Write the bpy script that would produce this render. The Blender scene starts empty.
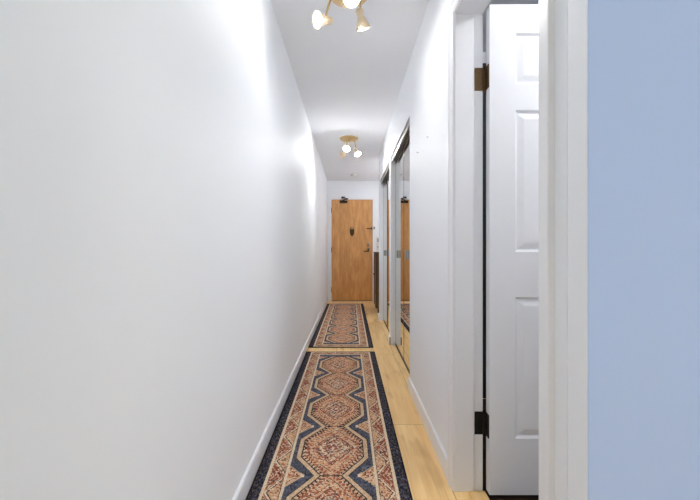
import bpy, bmesh, math, random
from mathutils import Vector, Matrix
random.seed(4)
S = bpy.context.scene
C = S.collection
PI = math.pi

# ------------------------------------------------------------------ helpers
def lin(r, g, b):
    f = lambda c: (c/255/12.92) if c/255 <= .04045 else ((c/255+.055)/1.055)**2.4
    return (f(r), f(g), f(b), 1.0)

class NT:
    """Node-expression helper: E objects wrap sockets and build Math nodes."""
    def __init__(s, mat):
        s.t = mat.node_tree; s.n = s.t.nodes; s.l = s.t.links
    def put(s, sock, v):
        if isinstance(v, E): s.l.new(v.s, sock)
        elif hasattr(v, 'is_output'): s.l.new(v, sock)
        else: sock.default_value = v
    def m(s, op, a, b=None, c=None):
        nd = s.n.new('ShaderNodeMath'); nd.operation = op
        for i, v in enumerate((a, b, c)):
            if v is not None: s.put(nd.inputs[i], v)
        return E(s, nd.outputs[0])
    def obj(s):
        tc = s.n.new('ShaderNodeTexCoord'); return tc.outputs['Object']
    def sep(s, v):
        nd = s.n.new('ShaderNodeSeparateXYZ'); s.put(nd.inputs[0], v)
        return [E(s, o) for o in nd.outputs]
    def comb(s, x, y, z=0.0):
        nd = s.n.new('ShaderNodeCombineXYZ')
        for i, v in enumerate((x, y, z)): s.put(nd.inputs[i], v)
        return nd.outputs[0]
    def noise(s, vec, scale, detail=2.0, rough=.5):
        nd = s.n.new('ShaderNodeTexNoise'); s.put(nd.inputs['Vector'], vec)
        nd.inputs['Scale'].default_value = scale; nd.inputs['Detail'].default_value = detail
        nd.inputs['Roughness'].default_value = rough
        return E(s, nd.outputs[0])
    def white(s, vec):
        nd = s.n.new('ShaderNodeTexWhiteNoise'); nd.noise_dimensions = '3D'; s.put(nd.inputs['Vector'], vec)
        return E(s, nd.outputs[0])
    def mix(s, fac, a, b):
        nd = s.n.new('ShaderNodeMix'); nd.data_type = 'RGBA'
        s.put(nd.inputs[0], fac); s.put(nd.inputs[6], a); s.put(nd.inputs[7], b)
        return nd.outputs[2]
    def bump(s, h, strength, dist):
        nd = s.n.new('ShaderNodeBump'); s.put(nd.inputs['Height'], h)
        nd.inputs['Strength'].default_value = strength; nd.inputs['Distance'].default_value = dist
        return nd.outputs[0]

class E:
    def __init__(s, nt, sock): s.nt, s.s = nt, sock
    def __add__(s, o): return s.nt.m('ADD', s, o)
    __radd__ = __add__
    def __sub__(s, o): return s.nt.m('SUBTRACT', s, o)
    def __rsub__(s, o): return s.nt.m('SUBTRACT', o, s)
    def __mul__(s, o): return s.nt.m('MULTIPLY', s, o)
    __rmul__ = __mul__
    def __truediv__(s, o): return s.nt.m('DIVIDE', s, o)
    def __lt__(s, o): return s.nt.m('LESS_THAN', s, o)
    def __gt__(s, o): return s.nt.m('GREATER_THAN', s, o)
    def abs(s): return s.nt.m('ABSOLUTE', s)
    def floor(s): return s.nt.m('FLOOR', s)
    def frac(s): return s.nt.m('FRACT', s)
    def min(s, o): return s.nt.m('MINIMUM', s, o)
    def max(s, o): return s.nt.m('MAXIMUM', s, o)
    def between(s, a, b): return (s > a) * (s < b)
    def ramp(s, a, b):
        nd = s.nt.n.new('ShaderNodeMapRange'); s.nt.put(nd.inputs[0], s)
        nd.inputs[1].default_value = a; nd.inputs[2].default_value = b
        return E(s.nt, nd.outputs[0])

def new_mat(name):
    m = bpy.data.materials.new(name); m.use_nodes = True
    return m, m.node_tree.nodes['Principled BSDF'], NT(m)

def simple(name, col, rough=.5, metal=0.0, var=.04, scale=30., spec=.5):
    m, p, t = new_mat(name)
    n = t.noise(t.obj(), scale, 3.0)
    dark = tuple(c*(1-var) for c in col[:3]) + (1,)
    t.put(p.inputs['Base Color'], t.mix(n, dark, col))
    p.inputs['Roughness'].default_value = rough
    p.inputs['Metallic'].default_value = metal
    p.inputs['Specular IOR Level'].default_value = spec
    return m

def paint(name, col, rough=.6, bump=.05):
    m, p, t = new_mat(name)
    o = t.obj()
    n = t.noise(o, 1.7, 2.0)
    dark = tuple(c*.975 for c in col[:3]) + (1,)
    t.put(p.inputs['Base Color'], t.mix(n, dark, col))
    p.inputs['Roughness'].default_value = rough
    p.inputs['Specular IOR Level'].default_value = .3
    if bump:
        t.put(p.inputs['Normal'], t.bump(t.noise(o, 160., 2.0), bump, .002))
    return m

M = {}
M['wall'] = paint('white_wall_paint', lin(240, 243, 247))
M['ceiling'] = paint('white_ceiling_paint', lin(240, 243, 247), .8)
M['blue'] = paint('pale_blue_wall_face', lin(182, 200, 235), .6)  # pale blue base colour on the face towards the camera
M['trim'] = paint('white_gloss_paint', lin(238, 239, 242), .35, 0)
M['door_white'] = paint('white_door_paint', lin(238, 239, 242), .4, .02)
M['raw_wood'] = simple('raw_end_grain', lin(140, 112, 78), .7, 0, .3, 200)
M['brass'] = simple('satin_brass', lin(226, 198, 148), .35, .7, .1)
M['cream'] = simple('cream_enamel', lin(232, 212, 180), .35, .2, .08)
M['nickel'] = simple('brushed_nickel', lin(165, 165, 158), .35, .6, .15, 200)
M['bronze'] = simple('worn_bronze', lin(105, 78, 44), .4, .55, .5, 90)
M['dark_bronze'] = simple('blackened_bronze', lin(52, 46, 40), .4, .5, .4, 90)
M['rail'] = simple('grey_aluminium_rail', lin(150, 149, 146), .4, .5, .2)
M['groove'] = simple('dark_groove', lin(70, 69, 68), .6)
M['plastic'] = simple('white_plastic', lin(232, 232, 230), .4, 0, .02)
M['cab_dark'] = simple('dark_stained_wood', lin(64, 46, 32), .45, 0, .4, 20)
M['cab_olive'] = simple('olive_stained_wood', lin(112, 92, 52), .5, 0, .4, 20)
M['tile'] = simple('dark_brown_tile', lin(58, 40, 30), .4, 0, .2, 12)
M['shade_wall'] = paint('painted_gap_shade', lin(60, 62, 64), .7)  # dark colour standing in for the unlit room behind the open door
M['cord'] = simple('grey_cable', lin(150, 150, 150), .5)

m, p, t = new_mat('mirror_silver')
p.inputs['Metallic'].default_value = 1.0
p.inputs['Roughness'].default_value = .0
t.put(p.inputs['Base Color'], t.mix(t.noise(t.obj(), 2.0), (.80, .82, .82, 1), (.84, .86, .85, 1)))
M['mirror'] = m

m, p, t = new_mat('lit_bulb')
p.inputs['Base Color'].default_value = (1, 1, 1, 1)
p.inputs['Emission Color'].default_value = (1, .985, .985, 1)
p.inputs['Emission Strength'].default_value = 215
M['bulb'] = m
M['bulb_soft'] = m.copy(); M['bulb_soft'].name = 'lit_frosted_bulb'
M['bulb_soft'].node_tree.nodes['Principled BSDF'].inputs['Emission Strength'].default_value = 10
M['bulb_mild'] = m.copy(); M['bulb_mild'].name = 'lit_pearl_bulb'; M['bulb_mild'].node_tree.nodes['Principled BSDF'].inputs['Emission Strength'].default_value = 52; M['bulb_warm'] = m.copy(); M['bulb_warm'].name = 'lit_reflector_bulb'; M['bulb_warm'].node_tree.nodes['Principled BSDF'].inputs['Emission Strength'].default_value = 112; M['dome_low'] = m.copy(); M['dome_low'].name = 'fill_dome_glow_low'; M['dome_low'].node_tree.nodes['Principled BSDF'].inputs['Emission Strength'].default_value = 15; M['dome'] = m.copy(); M['dome'].name = 'fill_dome_glow'
M['dome'].node_tree.nodes['Principled BSDF'].inputs['Emission Strength'].default_value = 16  # glow of the added fill domes

# oak floor: planks along Y
m, p, t = new_mat('light_oak_planks')
x, y, z = t.sep(t.obj())
W_PL, L_PL = .185, 1.35
u = (x - .245) / W_PL + 20.0
row = u.floor()
v = y / L_PL + t.white(t.comb(row, 3.3)) * 0.9 + .7355
col_i = v.floor()
rnd = t.white(t.comb(row, col_i, 1.7))
gv = t.comb(x*14.0 + rnd*31.0, y*1.1 + rnd*17.0)
g1 = t.noise(gv, 1.6, 5.0, .6)
g2 = t.noise(t.comb(x*120.0, y*3.0 + rnd*9.0), 1.0, 3.0)
c = t.mix(g1.ramp(.3, .72), lin(232, 188, 124), lin(255, 226, 164))
c = t.mix(g2.ramp(.52, .75)*.5, c, lin(196, 148, 92))
c = t.mix(rnd*.35, c, lin(222, 176, 112))
kn = t.noise(t.comb(x*9.0, y*2.6), 1.0, 2.0)
c = t.mix(kn.ramp(.60, .74)*.6, c, lin(168, 116, 66))
fu, fv = u.frac(), v.frac()
gap = ((fu < .010) + (fu > .990) + (fv < .0016) + (fv > .9984)).min(1.0)
c = t.mix(gap*.6, c, lin(140, 96, 54))
t.put(p.inputs['Base Color'], c)
p.inputs['Roughness'].default_value = .38
p.inputs['Specular IOR Level'].default_value = .4
t.put(p.inputs['Normal'], t.bump(g1 - gap, .1, .002))
M['oak'] = m

# entry door veneer
m, p, t = new_mat('amber_wood_veneer')
x, y, z = t.sep(t.obj())
leafband = (x*5.2 + 40.0).floor()
rb = t.white(t.comb(leafband, 2.0))
g = t.noise(t.comb(x*11.0 + rb*20.0, z*2.2 + rb*7.0), 1.5, 5.0, .6)
c = t.mix(g.ramp(.3, .72), lin(186, 130, 72), lin(234, 178, 112))
c = t.mix(rb*.5, c, lin(192, 136, 76))
t.put(p.inputs['Base Color'], c); p.inputs['Roughness'].default_value = .4
M['veneer'] = m

# ------------------------------------------------------------------ rug pattern
RW, RL, PITCH = .33, 1.45, .43
m, p, t = new_mat('persian_runner_weave')
x, y, z = t.sep(t.obj())
K = .0062                                             # knot size
xq = ((x/K).floor() + .5)*K
yq = ((y/K).floor() + .5)*K
speck = t.white(t.comb(xq, yq, .37))
speck2 = t.white(t.comb(((x/.0095).floor()), ((y/.0095).floor()), 4.1))
wob = (t.noise(t.comb(x, y), 120., 2.0) - .5)*.006
a = x.abs() + wob
aq = xq.abs()
NAVY, NAVY2, BLUE = lin(30, 33, 48), lin(44, 49, 66), lin(90, 98, 118)
TAN, CREAM, SALMON, RUST, RED, DARK = lin(202, 172, 140), lin(222, 204, 176), lin(208, 156, 118), lin(166, 92, 62), lin(140, 66, 54), lin(54, 44, 46)
d = RW - a
e = RL - y.abs() + wob
bt = d.min(e + .034)
vv = ((y/PITCH).frac() - .5).abs()*PITCH              # distance from medallion centre
vq = ((yq/PITCH).frac() - .5).abs()*PITCH
# outline distance of the octagon
s = (.176 - a).min(((.215 - vv)*.727 + .080 - a)*.809)
sq = (.176 - aq).min(((.215 - vq)*.727 + .080 - aq)*.809)
worn = t.noise(t.comb(x*1.0, y*1.0), 28., 4.0, .65)
field = t.mix(worn.ramp(.36, .66), NAVY2, BLUE)
field = t.mix((speck2 > .88)*.6, field, NAVY)
# half diamonds at the sides, between medallions
hd = (.195 - aq)/.080 + (.215 - vq)/.078
hdc = t.mix((hd*4.2).frac() > .55, SALMON, RUST)
hdc = t.mix((speck > .72)*.8, hdc, CREAM)
hdc = t.mix(hd.between(.86, 1.0), hdc, TAN)
hdc = t.mix(speck < .12, hdc, DARK)
field = t.mix(hd < 1.0, field, hdc)
# small stars at the neck
field = t.mix(((.124 - aq).abs() < .007)*(vq > .205), field, CREAM)
# medallion
q = aq/.150 + vq/.205                                 # diamond metric inside the medallion
dash = ((xq + yq)/.0248).frac() > .5
dash2 = ((xq - yq)/.0310).frac() > .45
DKB = lin(58, 54, 66)
inner = t.mix((speck > .6)*.8, SALMON, TAN)                       # ground between lozenge and frame
inner = t.mix(q.between(.80, .90)*dash2, inner, RUST)
inner = t.mix(q.between(.92, 1.02)*dash, inner, DKB)
loz = t.mix(((q*9.0).frac() > .5), RUST, SALMON)                  # stepped lozenge
loz = t.mix(q < .08, loz, CREAM)
loz = t.mix(q.between(.08, .17), loz, RED)
loz = t.mix(q.between(.17, .26), loz, t.mix(dash, CREAM, DKB))
loz = t.mix(q.between(.26, .33), loz, RUST)
loz = t.mix(q.between(.33, .42), loz, t.mix(dash2, lin(204, 160, 124), DKB))
loz = t.mix(q.between(.42, .50), loz, t.mix(dash, CREAM, RUST))
loz = t.mix(q.between(.50, .58)*dash2, loz, DKB)
loz = t.mix(q.between(.64, .71), loz, t.mix(dash, RED, DKB))
inner = t.mix(q < .71, inner, loz)
inner = t.mix((speck2 > .86)*(q < .72)*.8, inner, lin(70, 68, 88))
inner = t.mix((speck2 < .12)*.7, inner, RED)
inner = t.mix((speck > .80)*.8, inner, CREAM)
inner = t.mix((speck < .12)*.7, inner, RUST)
ringx = sq.between(.030, .048)*(((vq - aq)/.0310 + 20.0).frac() > .5)     # serrated inner edge
inner = t.mix(ringx, inner, DARK)
ring2 = sq.between(.048, .062)*(((vq - aq)/.0310 + 20.5).frac() > .5)
inner = t.mix(ring2*.9, inner, RED)
med = t.mix(s > .024, t.mix((speck > .55)*.55, lin(196, 164, 130), CREAM), DARK)
med = t.mix(s > .030, med, inner)
med = t.mix(s < .0045, med, DARK)
field = t.mix(s > 0.0, field, med)
field = t.mix((vv > .2125)*(a < .050), field, DARK)
# outside the chain of six medallions the ground stays navy
field = t.mix(y.abs() > 1.292, field, t.mix(worn.ramp(.4, .6), NAVY2, BLUE))
# border with zigzag triangles
zz = ((yq/.215).frac() - .5).abs()*2.0
zx = ((xq/.11).frac() - .5).abs()*2.0
endside = d > (e + .034)
zz = zz*(1.0 - endside) + zx*endside
b = (bt - .060)/.066
dz = zz - b
bord = t.mix((speck > .6)*.6, lin(202, 154, 116), TAN)
tri = t.mix((dz*3.4).frac() > .42, RUST, lin(128, 62, 50))
tri = t.mix((dz*3.4).frac().between(.36, .50), tri, TAN)
bord = t.mix(dz > 0.0, bord, tri)
bord = t.mix(dz.between(-.12, .0), bord, CREAM)
bord = t.mix(dz.between(-.22, -.12), bord, DARK)
bord = t.mix(dz.between(-.50, -.36)*dash, bord, RUST)
bord = t.mix((speck > .84)*.8, bord, CREAM)
bord = t.mix((speck < .10)*.8, bord, RED)
bord = t.mix((speck2 > .93)*.8, bord, DARK)
cream = t.mix((speck > .7)*.5, CREAM, TAN)
edge = t.mix(t.noise(t.comb(x, y), 60., 3.0).ramp(.4, .75), NAVY, NAVY2)
edge = t.mix((speck2 > .9)*.5, edge, BLUE)
colr = t.mix(bt > .046, edge, cream)
colr = t.mix(bt > .060, colr, bord)
colr = t.mix(bt > .124, colr, DARK)
colr = t.mix(bt > .1265, colr, cream)
colr = t.mix(bt > .139, colr, field)
# short-pile streaking of the yarn
colr = t.mix(t.noise(t.comb(x*160., y*60.), 1.0, 2.0).ramp(.45, .8)*.35, colr, lin(190, 165, 140))
t.put(p.inputs['Base Color'], colr)
p.inputs['Roughness'].default_value = .95
p.inputs['Specular IOR Level'].default_value = .1
t.put(p.inputs['Normal'], t.bump(t.noise(t.comb(x, y), 500., 2.0), .4, .002))
M['rug'] = m
M['rug_edge'] = simple('dark_navy_binding', lin(30, 31, 42), .9, 0, .3, 200, .1)

# ------------------------------------------------------------------ mesh builders
def bm_box(bm, x0, x1, y0, y1, z0, z1, bev=0.0, mi=0):
    r = bmesh.ops.create_cube(bm, size=1.0)
    vs = r['verts']
    for v in vs:
        v.co = Vector((x0 + (v.co.x+.5)*(x1-x0), y0 + (v.co.y+.5)*(y1-y0), z0 + (v.co.z+.5)*(z1-z0)))
    fs = set(f for v in vs for f in v.link_faces)
    for f in fs: f.material_index = mi
    if bev:
        es = set(e for v in vs for e in v.link_edges)
        bmesh.ops.bevel(bm, geom=list(es), offset=bev, segments=2, affect='EDGES', profile=.5)
    return bm

def box(x0, x1, y0, y1, z0, z1, bev=0.0):
    return bm_box(bmesh.new(), x0, x1, y0, y1, z0, z1, bev)

def frame_of(axis):
    axis = Vector(axis).normalized()
    return axis.to_track_quat('Z', 'Y').to_matrix().to_4x4()

def lathe(bm, prof, origin, axis, seg=32, cap0=True, cap1=True):
    """prof: (radius, height) list revolved about axis through origin."""
    R = Matrix.Translation(Vector(origin)) @ frame_of(axis)
    rings = []
    for r, h in prof:
        if r < 1e-6:
            rings.append([bm.verts.new(R @ Vector((0, 0, h)))])
        else:
            rings.append([bm.verts.new(R @ Vector((r*math.cos(2*PI*i/seg), r*math.sin(2*PI*i/seg), h))) for i in range(seg)])
    for A, B in zip(rings, rings[1:]):
        for i in range(seg):
            j = (i+1) % seg
            if len(A) == 1 and len(B) == 1: continue
            if len(A) == 1: f = bm.faces.new((A[0], B[j], B[i]))
            elif len(B) == 1: f = bm.faces.new((A[i], A[j], B[0]))
            else: f = bm.faces.new((A[i], A[j], B[j], B[i]))
            f.smooth = True
    if cap0 and len(rings[0]) > 1: bm.faces.new(rings[0][::-1])
    if cap1 and len(rings[-1]) > 1: bm.faces.new(rings[-1])
    return bm

def tube(bm, pts, r, seg=12):
    pts = [Vector(q) for q in pts]
    for a_, b_ in zip(pts, pts[1:]):
        lathe(bm, [(r, 0), (r, (b_-a_).length)], a_, b_-a_, seg)
    for q in pts[1:-1]:
        lathe(bm, [(0, -r)] + [(r*math.cos(k), r*math.sin(k)) for k in (-.8, -.4, 0, .4, .8)] + [(0, r)], q, (0, 0, 1), seg)
    return bm

def obj(name, bm, mats, parent=None, smooth_angle=None):
    bmesh.ops.recalc_face_normals(bm, faces=bm.faces[:])
    me = bpy.data.meshes.new(name); bm.to_mesh(me); bm.free()
    for mt in (mats if isinstance(mats, (list, tuple)) else [mats]): me.materials.append(mt)
    o = bpy.data.objects.new(name, me); C.objects.link(o)
    if parent is not None:
        o.parent = parent
        top = parent
        loc = Vector((0, 0, 0))
        while top is not None:
            loc += top.location; top = top.parent
        o.matrix_parent_inverse = Matrix.Translation(-loc) if parent.parent is None else Matrix.Identity(4)
    return o

def tag(o, label, cat, group=None, kind=None):
    o['label'] = label; o['category'] = cat
    if group: o['group'] = group
    if kind: o['kind'] = kind
    return o

def thing(name, label, cat, loc, group=None, kind=None):
    o = bpy.data.objects.new(name, None); C.objects.link(o)
    o.location = loc; o.empty_display_size = .1
    return tag(o, label, cat, group, kind)

def struct(name, bm, mats, label, cat):
    return tag(obj(name, bm, mats), label, cat, None, 'structure')

# ------------------------------------------------------------------ plan of the hall (metres, camera at the origin, 1.0 up)
XL, XR = -.428, .437            # hall wall faces
H = 2.362                       # ceiling
YE = 6.90                       # end wall
TH = .118                       # wall thickness on the right
YC = .641                       # outside corner towards the living room
D0, D1, DH = .797, 1.446, 1.974 # side doorway
C1 = (2.52, 3.68); C2 = (3.79, 4.96); CH = 1.97
YA = 5.09                       # hall widens here beside the entry door
XA = 1.05
LX, LY = 3.4, -3.4              # living room behind the camera

# shell
fl = bmesh.new(); bm_box(fl, XL-.1, XR+TH, LY-.1, YE+.1, -.05, 0)
bm_box(fl, XR+TH, LX+.1, LY-.1, .72, -.05, 0)
bm_box(fl, XR+TH, LX+.1, 2.36, YE+.1, -.05, 0)
struct('floor', fl, M['oak'], 'light oak plank floor running the length of the hallway', 'floor')
struct('floor_side_room', box(XR+TH, LX+.1, .72, 2.36, -.05, -.004), M['tile'], 'dark brown floor glimpsed under the open white side door', 'floor')
struct('ceiling', box(XL-.1, LX+.1, LY-.1, YE+.1, H, H+.1), M['ceiling'], 'flat white hallway ceiling carrying two spotlight clusters', 'ceiling')
struct('wall_left', box(XL-.1, XL, LY-.1, YE+.1, 0, H), M['wall'], 'long plain white wall down the left side of the hallway', 'wall')
struct('wall_end', box(XL, LX, YE, YE+.1, 0, H), M['wall'], 'white end wall around the wooden entry door', 'wall')
w = bmesh.new()
bm_box(w, XR, XR+TH, YC+.06, D0-.012, 0, H)
bm_box(w, XR, XR+TH, D0-.012, D1+.012, DH+.012, H)
bm_box(w, XR, XR+TH, D1+.012, C1[0], 0, H)
bm_box(w, XR, XR+TH, C1[0], C1[1], CH, H)
bm_box(w, XR, XR+TH, C1[1], C2[0], 0, H)
bm_box(w, XR, XR+TH, C2[0], C2[1], CH, H)
bm_box(w, XR, XR+TH, C2[1], YA, 0, H)
struct('wall_right', w, M['wall'], 'white right hallway wall broken by a doorway and two mirrored closets', 'wall')
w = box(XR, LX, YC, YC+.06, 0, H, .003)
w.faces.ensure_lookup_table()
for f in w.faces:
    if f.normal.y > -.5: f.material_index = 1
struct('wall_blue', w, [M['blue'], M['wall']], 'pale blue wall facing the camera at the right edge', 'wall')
struct('wall_alcove', box(XA, XA+.1, YA-.1, YE, 0, H), M['wall'], 'white wall of the recess right of the entry door', 'wall')
w = bmesh.new()
bm_box(w, XR+TH, LX, YA-.1, YA, 0, H)
bm_box(w, XR+TH, LX, 2.41, 2.46, 0, H)
bm_box(w, 2.3, 2.4, YC+.06, 2.36, 0, H)
bm_box(w, XR+TH+.55, XR+TH+.65, 2.46, YA-.1, 0, H)
struct('wall_partition', w, M['wall'], 'partition walls enclosing the side room and closets behind the hallway', 'wall')
struct('wall_side_room', box(XR+TH, 2.3, 2.36, 2.41, 0, 2.26), M['shade_wall'], 'side room wall coloured dark to stand for the shade in the gap beside the open white door', 'wall')
# living room behind the camera, with its window
WX0, WX1, WZ0, WZ1 = 1.35, 3.25, .25, 2.2
w = bmesh.new()
bm_box(w, XL, WX0, LY-.1, LY, 0, H); bm_box(w, WX1, LX, LY-.1, LY, 0, H)
bm_box(w, WX0, WX1, LY-.1, LY, 0, WZ0); bm_box(w, WX0, WX1, LY-.1, LY, WZ1, H)
struct('wall_window', w, M['wall'], 'living room wall behind the camera with a wide window', 'wall')
struct('wall_far_right', box(LX, LX+.1, LY-.1, YE+.1, 0, H), M['wall'], 'living room wall on the far right behind the camera', 'wall')
w = bmesh.new(); fw = .05
bm_box(w, WX0, WX1, LY-.08, LY-.03, WZ0, WZ0+fw); bm_box(w, WX0, WX1, LY-.08, LY-.03, WZ1-fw, WZ1)
for xx in (WX0, (WX0+WX1)/2-fw/2, WX1-fw): bm_box(w, xx, xx+fw, LY-.08, LY-.03, WZ0+fw, WZ1-fw)
struct('window_1', w, M['trim'], 'white window frame behind the camera', 'window')

# baseboards
BT, BH = .012, .085
def base_run(name, side, y0, y1, label, raw=False):
    bm = bmesh.new()
    prof = [(0, 0), (BT, 0), (BT, BH-.006), (BT-.004, BH), (0, BH)]
    A, B = [], []
    for dx, zz in prof:
        X = (XL + dx) if side < 0 else (XR - dx)
        A.append(bm.verts.new((X, y0, zz))); B.append(bm.verts.new((X, y1, zz)))
    n = len(prof)
    for i in range(n): bm.faces.new((A[i], A[(i+1) % n], B[(i+1) % n], B[i]))
    fa = bm.faces.new(A[::-1]); bm.faces.new(B)
    if raw: fa.material_index = 1
    return struct(name, bm, [M['trim'], M['raw_wood']], label, 'baseboard')
base_run('baseboard_left', -1, LY, YE, 'white baseboard along the foot of the left wall')
base_run('baseboard_right', 1, D1+.05, C1[0], 'white baseboard on the right between the side doorway and the first closet')
base_run('baseboard_pier', 1, C1[1], C2[0], 'short white baseboard with raw brown end between the two closets', True)
base_run('baseboard_far', 1, C2[1], YA, 'short white baseboard just past the second closet')

# ------------------------------------------------------------------ side doorway: lining and casing
CW, CT = .053, .015
def casing_profile_run(bm, y_in, y_out, z0, z1):
    """vertical moulded casing from inner edge y_in to outer edge y_out on the right wall"""
    sg = 1 if y_out > y_in else -1
    wd = abs(y_out - y_in)
    prof = [(0, 0), (0, .006), (.10, .009), (.22, .009), (.30, .011), (.62, .011), (.70, CT), (.97, CT), (1, CT-.002), (1, 0)]
    A, B = [], []
    for k, tt in prof:
        A.append(bm.verts.new((XR-tt, y_in + sg*k*wd, z0))); B.append(bm.verts.new((XR-tt, y_in + sg*k*wd, z1)))
    n = len(prof)
    for i in range(n): bm.faces.new((A[i], A[(i+1) % n], B[(i+1) % n], B[i]))
    bm.faces.new(A[::-1]); bm.faces.new(B)
d2 = thing('door_2', 'white six-panel side door standing open behind its white casing', 'door', (XR+TH, D1, 0), None, 'structure')
fr = bmesh.new()
casing_profile_run(fr, D1+.004, D1+.004+CW, 0, DH+.006+CW)
casing_profile_run(fr, D0-.002, D0-.002-CW, 0, DH+.006+CW)
prof = [(0, 0), (0, .006), (.10, .009), (.22, .009), (.30, .011), (.62, .011), (.70, CT), (.97, CT), (1, CT-.002), (1, 0)]
A, B = [], []
for k, tt in prof:
    A.append(fr.verts.new((XR-tt, D0-.002, DH+.006+k*CW))); B.append(fr.verts.new((XR-tt, D1+.004, DH+.006+k*CW)))
for i in range(len(prof)): fr.faces.new((A[i], A[(i+1) % 10], B[(i+1) % 10], B[i]))
obj('casing', fr, M['trim'], d2)
# lining boards with rebate (stop) on the hall side, rebate on the room side
STP = .079
ln = bmesh.new()
bm_box(ln, XR, XR+STP, D1, D1+.03, 0, DH+.012, .002)
bm_box(ln, XR+STP, XR+TH, D1+.007, D1+.03, 0, DH+.012)
bm_box(ln, XR, XR+STP, D0-.03, D0, 0, DH+.012, .002)
bm_box(ln, XR+STP, XR+TH, D0-.03, D0-.012, 0, DH+.012)
bm_box(ln, XR, XR+STP, D0, D1, DH, DH+.03, .002)
bm_box(ln, XR+STP, XR+TH, D0-.012, D1+.012, DH+.004, DH+.03)
obj('jamb', ln, M['trim'], d2)
obj('threshold', box(XR+.055, XR+TH+.006, D0, D1, -.004, .006, .002), M['oak'], d2)['label'] = 'light oak threshold'

# six-panel leaf, open at right angles
def panel_leaf(x0, x1, yf, th, z0, z1, xs, zs):
    bm = bmesh.new()
    X = [x0] + [c_ for r_ in xs for c_ in r_] + [x1]
    Z = [z0] + [c_ for r_ in zs for c_ in r_] + [z1]
    def quad(q): bm.faces.new([bm.verts.new(v_) for v_ in q])
    for side in (0, 1):
        Y = yf if side == 0 else yf + th
        sg = 1 if side == 0 else -1
        for i in range(len(X)-1):
            for j in range(len(Z)-1):
                xa, xb, za, zb = X[i], X[i+1], Z[j], Z[j+1]
                if i % 2 and j % 2:
                    prev = None
                    for ins, dep in ((0, 0), (.004, .004), (.010, .0075), (.016, .0065), (.034, .0015), (.038, .001)):
                        ring = [(xa+ins, Y+sg*dep, za+ins), (xb-ins, Y+sg*dep, za+ins), (xb-ins, Y+sg*dep, zb-ins), (xa+ins, Y+sg*dep, zb-ins)]
                        if prev:
                            for k in range(4): quad((prev[k], prev[(k+1) % 4], ring[(k+1) % 4], ring[k]))
                        prev = ring
                    quad(prev)
                else:
                    quad(((xa, Y, za), (xb, Y, za), (xb, Y, zb), (xa, Y, zb)))
    y0, y1 = yf, yf+th
    quad(((x0, y0, z0), (x0, y1, z0), (x0, y1, z1), (x0, y0, z1)))
    quad(((x1, y0, z0), (x1, y1, z0), (x1, y1, z1), (x1, y0, z1)))
    quad(((x0, y0, z0), (x1, y0, z0), (x1, y1, z0), (x0, y1, z0)))
    quad(((x0, y0, z1), (x1, y0, z1), (x1, y1, z1), (x0, y1, z1)))
    bmesh.ops.remove_doubles(bm, verts=bm.verts[:], dist=1e-5)
    return bm
LX0, LX1, LYF = .568, 1.228, 1.414
leaf = panel_leaf(LX0, LX1, LYF, .036, .010, 1.992,
                  ((LX0+.104, LX0+.290), (LX0+.370, LX0+.559)),
                  ((.238, .810), (.992, 1.566), (1.671, 1.877)))
lo = obj('leaf', leaf, M['door_white'], d2)
def door_hinge(zc, mat, lab):
    bm = bmesh.new()
    y_k = D1 + .004
    bm_box(bm, .521, .553, D1+.0035, D1+.0075, zc-.047, zc+.047, .001)          # leaf in the lining
    lathe(bm, [(.0062, 0), (.0062, .094)], (.560, y_k, zc-.047), (0, 0, 1), 16)   # knuckle
    lathe(bm, [(.0, -.008), (.005, -.006), (.0075, 0)], (.560, y_k, zc-.047), (0, 0, 1), 16)
    lathe(bm, [(.0075, 0), (.005, .006), (0, .008)], (.560, y_k, zc+.047), (0, 0, 1), 16)
    bm_box(bm, .553, .561, y_k-.001, D1+.0065, zc-.045, zc+.045)
    bm_box(bm, .5645, .5685, LYF+.004, LYF+.034, zc-.047, zc+.047)               # leaf on the door edge
    bm_box(bm, .560, .5685, y_k-.002, y_k+.001, zc-.045, zc+.045)
    for dz in (-.03, .03):
        lathe(bm, [(.0035, 0), (.003, .0012), (0, .0014)], (.537, D1+.0037, zc+dz), (0, -1, 0), 12)
    h_ = obj('hinge', bm, mat, d2); h_['label'] = lab
door_hinge(1.708, M['bronze'], 'worn bronze upper hinge')
door_hinge(.283, M['dark_bronze'], 'blackened lower hinge')

# ------------------------------------------------------------------ entry door at the end
d1 = thing('door_1', 'amber wooden entry door at the far end of the hallway', 'door', (.057, YE, 0), None, 'structure')
EX0, EX1, EZ = -.338, .461, 1.988
fr = bmesh.new()
bm_box(fr, EX0-.066, EX0-.004, YE-.022, YE, 0, EZ+.062, .003)
bm_box(fr, EX1+.004, EX1+.058, YE-.022, YE, 0, EZ+.062, .003)
bm_box(fr, EX0-.004, EX1+.004, YE-.022, YE, EZ+.004, EZ+.062, .003)
obj('casing', fr, M['trim'], d1)
obj('leaf', box(EX0, EX1, YE-.018, YE-.001, .012, EZ, .002), M['veneer'], d1)
obj('gap_seal', box(EX0-.004, EX1+.004, YE-.006, YE, .004, EZ+.004), M['groove'], d1)
obj('threshold', box(EX0, EX1, YE-.06, YE-.001, 0, .011, .003), M['raw_wood'], d1)['label'] = 'brown wooden threshold'
yf = YE-.018
cl = bmesh.new()
bm_box(cl, -.180, -.03, yf-.050, yf, 1.922, 1.968, .010)
lathe(cl, [(.022, 0), (.022, .02), (.012, .026)], (-.105, yf-.03, 1.962), (0, 0, 1), 20)
cb = obj('door_closer', cl, M['dark_bronze'], d1); cb['label'] = 'dark bronze overhead closer'
ar = bmesh.new()
tube(ar, [(-.105, yf-.035, 1.985), (-.02, yf-.11, 1.99), (-.115, yf-.012, 2.03)], .009)
bm_box(ar, -.15, -.08, yf-.016, yf-.004, 2.01, 2.05, .003)
obj('closer_arm', ar, M['dark_bronze'], d1)
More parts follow.
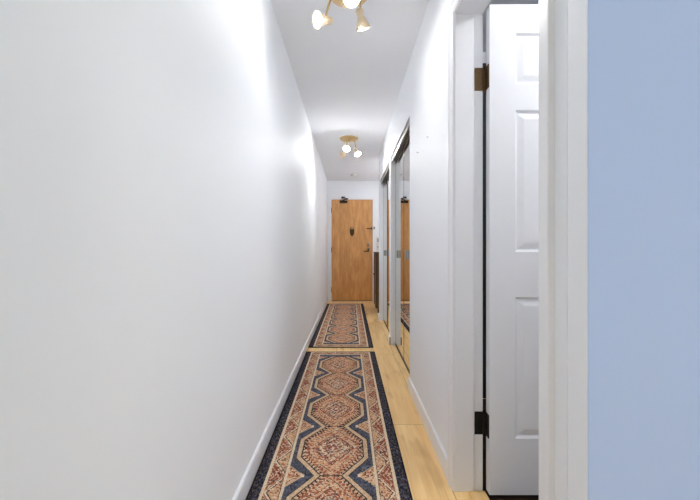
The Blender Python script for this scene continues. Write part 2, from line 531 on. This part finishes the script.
# oval knocker with viewer
kn = bmesh.new()
for k in range(1):
    lathe(kn, [(0, .012), (.03, .011), (.042, .006), (.045, 0)], (0, 0, 0), (0, -1, 0), 32)
for v in kn.verts: v.co = Vector((v.co.x*1.02 + .060, v.co.y + yf, v.co.z*2.0 + 1.365))
ko = obj('door_knocker', kn, M['bronze'], d1); ko['label'] = 'oval bronze knocker plate'
rg = bmesh.new()
pts = [(.060 + .026*math.sin(k), yf-.018, 1.345 - .05*math.cos(k)) for k in [i*2*PI/16 for i in range(17)]]
tube(rg, pts, .006, 8); obj('knocker_ring', rg, M['dark_bronze'], d1)
vw = bmesh.new(); lathe(vw, [(.016, 0), (.016, .016), (.008, .018), (0, .018)], (.060, yf, 1.425), (0, -1, 0), 20)
obj('viewer', vw, M['brass'], d1)
gd = bmesh.new()
bm_box(gd, .345, .43, yf-.02, yf, 1.412, 1.434, .004); bm_box(gd, .43, .455, yf-.03, yf, 1.40, 1.445, .004)
obj('door_guard', gd, M['bronze'], d1)['label'] = 'bronze swing bar guard'
gp = bmesh.new(); bm_box(gp, .478, .512, YE-.04, YE-.02, 1.405, 1.46, .004)
lathe(gp, [(.008, 0), (.008, .02), (.012, .028), (0, .032)], (.492, YE-.04, 1.44), (0, -1, 0), 16)
obj('guard_catch', gp, M['nickel'], d1)
db = bmesh.new(); lathe(db, [(.028, 0), (.028, .008), (.022, .014), (0, .016)], (.378, yf, 1.107), (0, -1, 0), 24)
bm_box(db, .373, .383, yf-.03, yf-.012, 1.09, 1.124, .003)
obj('deadbolt', db, M['nickel'], d1)
lv = bmesh.new(); lathe(lv, [(.027, 0), (.027, .007), (.012, .012), (.010, .05), (0, .052)], (.385, yf, 1.02), (0, -1, 0), 24)
obj('handle_rose', lv, M['nickel'], d1)
lv = bmesh.new(); bm_box(lv, .285, .397, yf-.055, yf-.04, .965, .985, .006); bm_box(lv, .377, .393, yf-.055, yf-.038, .97, 1.028, .004)
obj('lever_handle', lv, M['bronze'], d1)
for zc in (.22, 1.0, 1.78):
    hb = bmesh.new(); lathe(hb, [(.007, 0), (.007, .1)], (EX0-.004, yf-.006, zc-.05), (0, 0, 1), 12)
    obj('hinge', hb, M['dark_bronze'], d1)

ic = thing('intercom', 'narrow white intercom panel on the end wall right of the entry door', 'intercom', (.565, YE, .99))
obj('housing', box(.535, .605, YE-.035, YE+.003, .99, 1.26, .006), M['plastic'], ic)
gr = bmesh.new()
for k in range(6): bm_box(gr, .55, .59, YE-.0365, YE-.034, 1.16+k*.012, 1.165+k*.012)
obj('speaker_grille', gr, M['groove'], ic)
bt_ = bmesh.new(); lathe(bt_, [(.012, 0), (.012, .005), (0, .006)], (.57, YE-.035, 1.06), (0, -1, 0), 16)
obj('button', bt_, M['nickel'], ic)

# cabinet in the recess
cx0, cx1, cy0, cy1, ch = .432, .80, 5.55, 6.14, .965
cb = thing('cabinet', 'dark brown waist-high cabinet in the recess beside the entry door', 'cabinet', (cx0+.15, (cy0+cy1)/2, 0))
bd = bmesh.new(); bm_box(bd, cx0+.018, cx1, cy0, cy1, .07, ch-.02, .003)
obj('body', bd, M['cab_olive'], cb)['label'] = 'olive brown side panel'
obj('top', box(cx0-.004, cx1+.004, cy0-.008, cy1+.008, ch-.02, ch, .004), M['cab_dark'], cb)
ym = (cy0+cy1)/2
for ya, yb, yk in ((cy0+.003, ym-.002, ym-.03), (ym+.002, cy1-.003, ym+.03)):
    dr = obj('cabinet_door', box(cx0, cx0+.018, ya, yb, .075, ch-.024, .003), M['cab_dark'], cb)
    kb = bmesh.new(); lathe(kb, [(.006, 0), (.006, .012), (.013, .018), (.010, .026), (0, .027)], (cx0, yk, .6), (-1, 0, 0), 16)
    k_ = obj('knob', kb, M['dark_bronze'], dr); k_.matrix_parent_inverse = Matrix.Identity(4)
    k_.matrix_parent_inverse = Matrix.Translation(-cb.location) @ Matrix.Identity(4) if False else Matrix.Identity(4)
for lx in (cx0+.022, cx1-.05):
    for ly in (cy0+.004, cy1-.044):
        obj('leg', box(lx, lx+.04, ly, ly+.04, 0, .07, .003), M['cab_olive'], cb)

# ------------------------------------------------------------------ mirrored closet doors
XM = .490
def mirror_door(y0, y1, yh, label, stile=0):
    r = thing('mirrored_closet_door', label, 'closet door', (XM+.01, (y0+y1)/2, .012), 'mirrored closet doors along the right wall')
    obj('mirror', box(XM, XM+.006, y0+.004, y1-.004, .020, 1.905), M['mirror'], r)
    fr = bmesh.new()
    bm_box(fr, XM-.002, XM+.022, y0+.001, y1-.001, .012, .022)
    bm_box(fr, XM-.002, XM+.022, y0+.001, y1-.001, 1.903, 1.915)
    bm_box(fr, XM-.001, XM+.022, y0+.001, y0+.005, .022, 1.903)
    bm_box(fr, XM-.001, XM+.022, y1-.005, y1-.001, .022, 1.903)
    bm_box(fr, XM+.006, XM+.020, y0+.005, y1-.005, .022, 1.903)
    if stile: bm_box(fr, XM-.002, XM+.002, y0+.005, y0+stile, .022, 1.903, 0, 1)
    obj('door_frame', fr, [M['bronze'], M['groove']], r)
    h_ = bmesh.new(); bm_box(h_, XM-.021, XM-.001, yh-.006, yh+.006, .922, .998, .003)
    obj('pull_handle', h_, M['nickel'], r)
for (y0, y1), lab in ((C1, 'near'), (C2, 'far')):
    ym = y0 + (y1-y0)*.525
    if lab == 'near':
        mirror_door(y0+.002, ym, 2.93, 'mirrored door at the camera end of the nearer closet')
        mirror_door(ym, y1-.002, 3.45, 'mirrored door at the far end of the nearer closet')
    else:
        mirror_door(y0+.002, ym, 4.20, 'mirrored door at the camera end of the farther closet')
        mirror_door(ym, y1-.002, 4.76, 'mirrored door at the far end of the farther closet', .10)
for n, (y0, y1), lab in ((1, C1, 'nearer'), (2, C2, 'farther')):
    tr = bmesh.new()
    bm_box(tr, XR+.012, XR+.020, y0, y1, CH-.045, CH)
    bm_box(tr, XR+.034, XR+.040, y0, y1, CH-.040, CH)
    bm_box(tr, XR+.052, XR+.090, y0, y1, CH-.052, CH)
    bm_box(tr, XR+.020, XR+.034, y0, y1, CH-.008, CH, 0, 1)
    bm_box(tr, XR+.040, XR+.052, y0, y1, CH-.008, CH, 0, 1)
    struct('trim_%d' % n, tr, [M['rail'], M['groove']], 'grey overhead door rail inside the head of the %s closet' % lab, 'rail')
    struct('trim_%d' % (n+2), box(XM-.004, XM+.026, y0, y1, 0, .009), M['dark_bronze'], 'thin dark floor track under the mirrors of the %s closet' % lab, 'track')

# ------------------------------------------------------------------ runners
def rug(name, label, loc, rz):
    bm = bmesh.new(); nx, ny, tk = 22, 90, .007
    grid = [[bm.verts.new((-RW + 2*RW*i/nx, -RL + 2*RL*j/ny, tk + .0012*math.sin(j*.9+i*.7)*math.sin(i*.5))) for j in range(ny+1)] for i in range(nx+1)]
    for i in range(nx):
        for j in range(ny):
            f = bm.faces.new((grid[i][j], grid[i+1][j], grid[i+1][j+1], grid[i][j+1])); f.smooth = True
    r = bmesh.ops.extrude_face_region(bm, geom=bm.faces[:])
    for v in [g for g in r['geom'] if isinstance(g, bmesh.types.BMVert)]: v.co.z = .0005
    o = obj(name, bm, M['rug']); o.location = loc; o.rotation_euler = (0, 0, rz)
    tag(o, label, 'rug', 'patterned runner rugs')
    eb = bmesh.new(); q = .004
    tube(eb, [(-RW, -RL, q), (RW, -RL, q), (RW, RL, q), (-RW, RL, q), (-RW, -RL, q)], .0042, 8)
    b_ = obj('edge_binding', eb, M['rug_edge'], o); b_.matrix_parent_inverse = Matrix.Identity(4)
    return o
rug('runner_rug', 'navy and rust medallion runner rug nearest the camera', (-.080, 3.420-RL, 0), math.radians(.10))
rug('runner_rug', 'navy and rust medallion runner rug in front of the wooden entry door', (-.077, 3.580+RL, 0), math.radians(-.25))

# ------------------------------------------------------------------ ceiling spot clusters
def cluster(label, base, heads, lvl):
    bx, by = base
    r = thing('ceiling_spotlight', label, 'ceiling light', (bx, by, H), 'ceiling spotlight clusters')
    b_ = bmesh.new()
    lathe(b_, [(.112, 0), (.112, .006), (.104, .016), (.07, .022), (.03, .030), (.014, .040), (0, .042)], (bx, by, H), (0, 0, -1), 40)
    obj('base', b_, M['brass'], r)
    for hi, (bc, ax, root) in enumerate(heads):
        bc, ax = Vector(bc), Vector(ax).normalized()
        back = bc - ax*.091
        piv = bc - ax*.054
        a_ = bmesh.new()
        st = Vector((bx + root[0], by + root[1], H-.014))
        side = Vector((piv.x, piv.y, piv.z)) + Vector((0, 0, .022))
        tube(a_, [st, (st.x*.4+side.x*.6, st.y*.4+side.y*.6, H-.055), side, piv], .0055, 10)
        obj('arm', a_, M['brass'], r)
        s_ = bmesh.new(); kk = .87
        lathe(s_, [(r_*kk, h_*kk) for r_, h_ in [(0, -.003), (.016, 0), (.022, .008), (.022, .030), (.017, .036), (.022, .042), (.030, .066), (.046, .104), (.0475, .106),
                   (.0455, .106), (.029, .068), (.018, .044)]], back, ax, 32, True, True)
        hd = obj('lamp_shade', s_, M['cream'], r)
        u_ = bmesh.new()
        lathe(u_, [(r_*kk, h_*kk) for r_, h_ in [(.026, .066), (.034, .084), (.0395, .095), (.0375, .102), (.029, .108), (.016, .1115), (0, .1125)]], back, ax, 32)
        bu = obj('bulb', u_, M[lvl[hi]], hd); bu.matrix_parent_inverse = Matrix.Identity(4)
    return r
cluster('three-headed brass spotlight cluster on the ceiling nearest the camera', (.0, 1.845), [
    ((-.160, 1.75, 2.150), (-.74, -.52, -.30), (-.05, -.02)),
    ((.012, 1.69, 2.215), (.0, -.58, -.80), (.02, -.05)),
    ((.075, 1.82, 2.150), (.25, .52, -.82), (.05, .02))], ('bulb_soft', 'bulb_warm', 'bulb_mild'))
cluster('three-headed brass spotlight cluster on the ceiling farther down the hall', (.0, 4.27), [
    ((-.030, 4.16, 2.200), (-.12, -.58, -.80), (-.02, -.05)),
    ((.108, 4.26, 2.165), (.30, -.42, -.80), (.05, -.01)),
    ((-.085, 4.30, 2.160), (-.60, .72, -.36), (-.05, .02))], ('bulb', 'bulb_warm', 'bulb_soft'))

def added_fill_dome(label, x_, y_, gl='dome'):  # unseen lamps added to brighten the white door leaf and the far end
    r = thing('added_fill_dome', label, 'ceiling light', (x_, y_, H))
    q_ = lathe(bmesh.new(), [(.16, 0), (.16, .02), (.15, .03)], (x_, y_, H), (0, 0, -1), 40); obj('base', q_, M['nickel'], r)
    q_ = lathe(bmesh.new(), [(.146, .030), (.135, .055), (.10, .078), (.05, .092), (0, .096)], (x_, y_, H), (0, 0, -1), 40); obj('lamp_shade', q_, M[gl], r)
added_fill_dome('opal dome fill lamp added unseen inside the side room behind the blue wall', 1.20, 1.02)
added_fill_dome('opal dome fill lamp added unseen in the recess above the dark cabinet', .80, 5.75, 'dome_low')
sd = bmesh.new()
lathe(sd, [(.048, 0), (.050, .010), (.046, .024), (.030, .032), (0, .033)], (.075, 6.28, H), (0, 0, -1), 32)
s_ = thing('smoke_detector', 'small round white smoke detector on the ceiling near the entry door', 'smoke detector', (.075, 6.28, H))
obj('housing', sd, M['plastic'], s_)
sl = bmesh.new(); lathe(sl, [(.014, 0), (.014, .003), (0, .004)], (.075, 6.28, H-.0325), (0, 0, -1), 16)
obj('test_button', sl, M['plastic'], s_)

for yy, zz, lab in ((1.915, 1.617, 'tiny nail in the right wall nearer the side doorway'), (2.20, 1.613, 'tiny nail in the right wall nearer the mirrored closet')):
    bm = bmesh.new()
    lathe(bm, [(.0016, 0), (.0016, .008), (.0042, .009), (.0042, .0105), (0, .011)], (XR-.0002, yy, zz), (-1, 0, .2), 12)
    o = obj('nail', bm, M['nickel']); tag(o, lab, 'nail', 'picture nails in the right wall')

# children of children were built in world space: undo their grandparent offset
for o in list(bpy.data.objects):
    if o.parent and o.parent.parent:
        o.matrix_parent_inverse = Matrix.Identity(4)

# ------------------------------------------------------------------ daylight and camera
W = bpy.data.worlds.new('sky'); S.world = W; W.use_nodes = True
bg = W.node_tree.nodes['Background']
bg.inputs[0].default_value = (.74, .89, 1.0, 1); bg.inputs[1].default_value = 2.2
L = bpy.data.lights.new('window_portal', 'AREA'); L.shape = 'RECTANGLE'; L.size = WX1-WX0; L.size_y = WZ1-WZ0
L.cycles.is_portal = True
lo = bpy.data.objects.new('window_portal', L); C.objects.link(lo)
lo.location = ((WX0+WX1)/2, LY-.02, (WZ0+WZ1)/2); lo.rotation_euler = (PI/2, 0, 0)

cam = bpy.data.cameras.new('camera'); cam.sensor_width = 36; cam.lens = 18; cam.shift_x = 1/700; cam.clip_start = .02
co = bpy.data.objects.new('camera', cam); C.objects.link(co)
co.location = (0, 0, 1.0); co.rotation_euler = (PI/2, 0, 0)
S.camera = co
S.view_settings.view_transform = 'Standard'; S.view_settings.look = 'None'
S.view_settings.gamma = 1; S.view_settings.exposure = 1.35; S.view_settings.use_curve_mapping = False
S.cycles.max_bounces = 32; S.cycles.diffuse_bounces = 24; S.cycles.glossy_bounces = 8
S.cycles.use_denoising = True
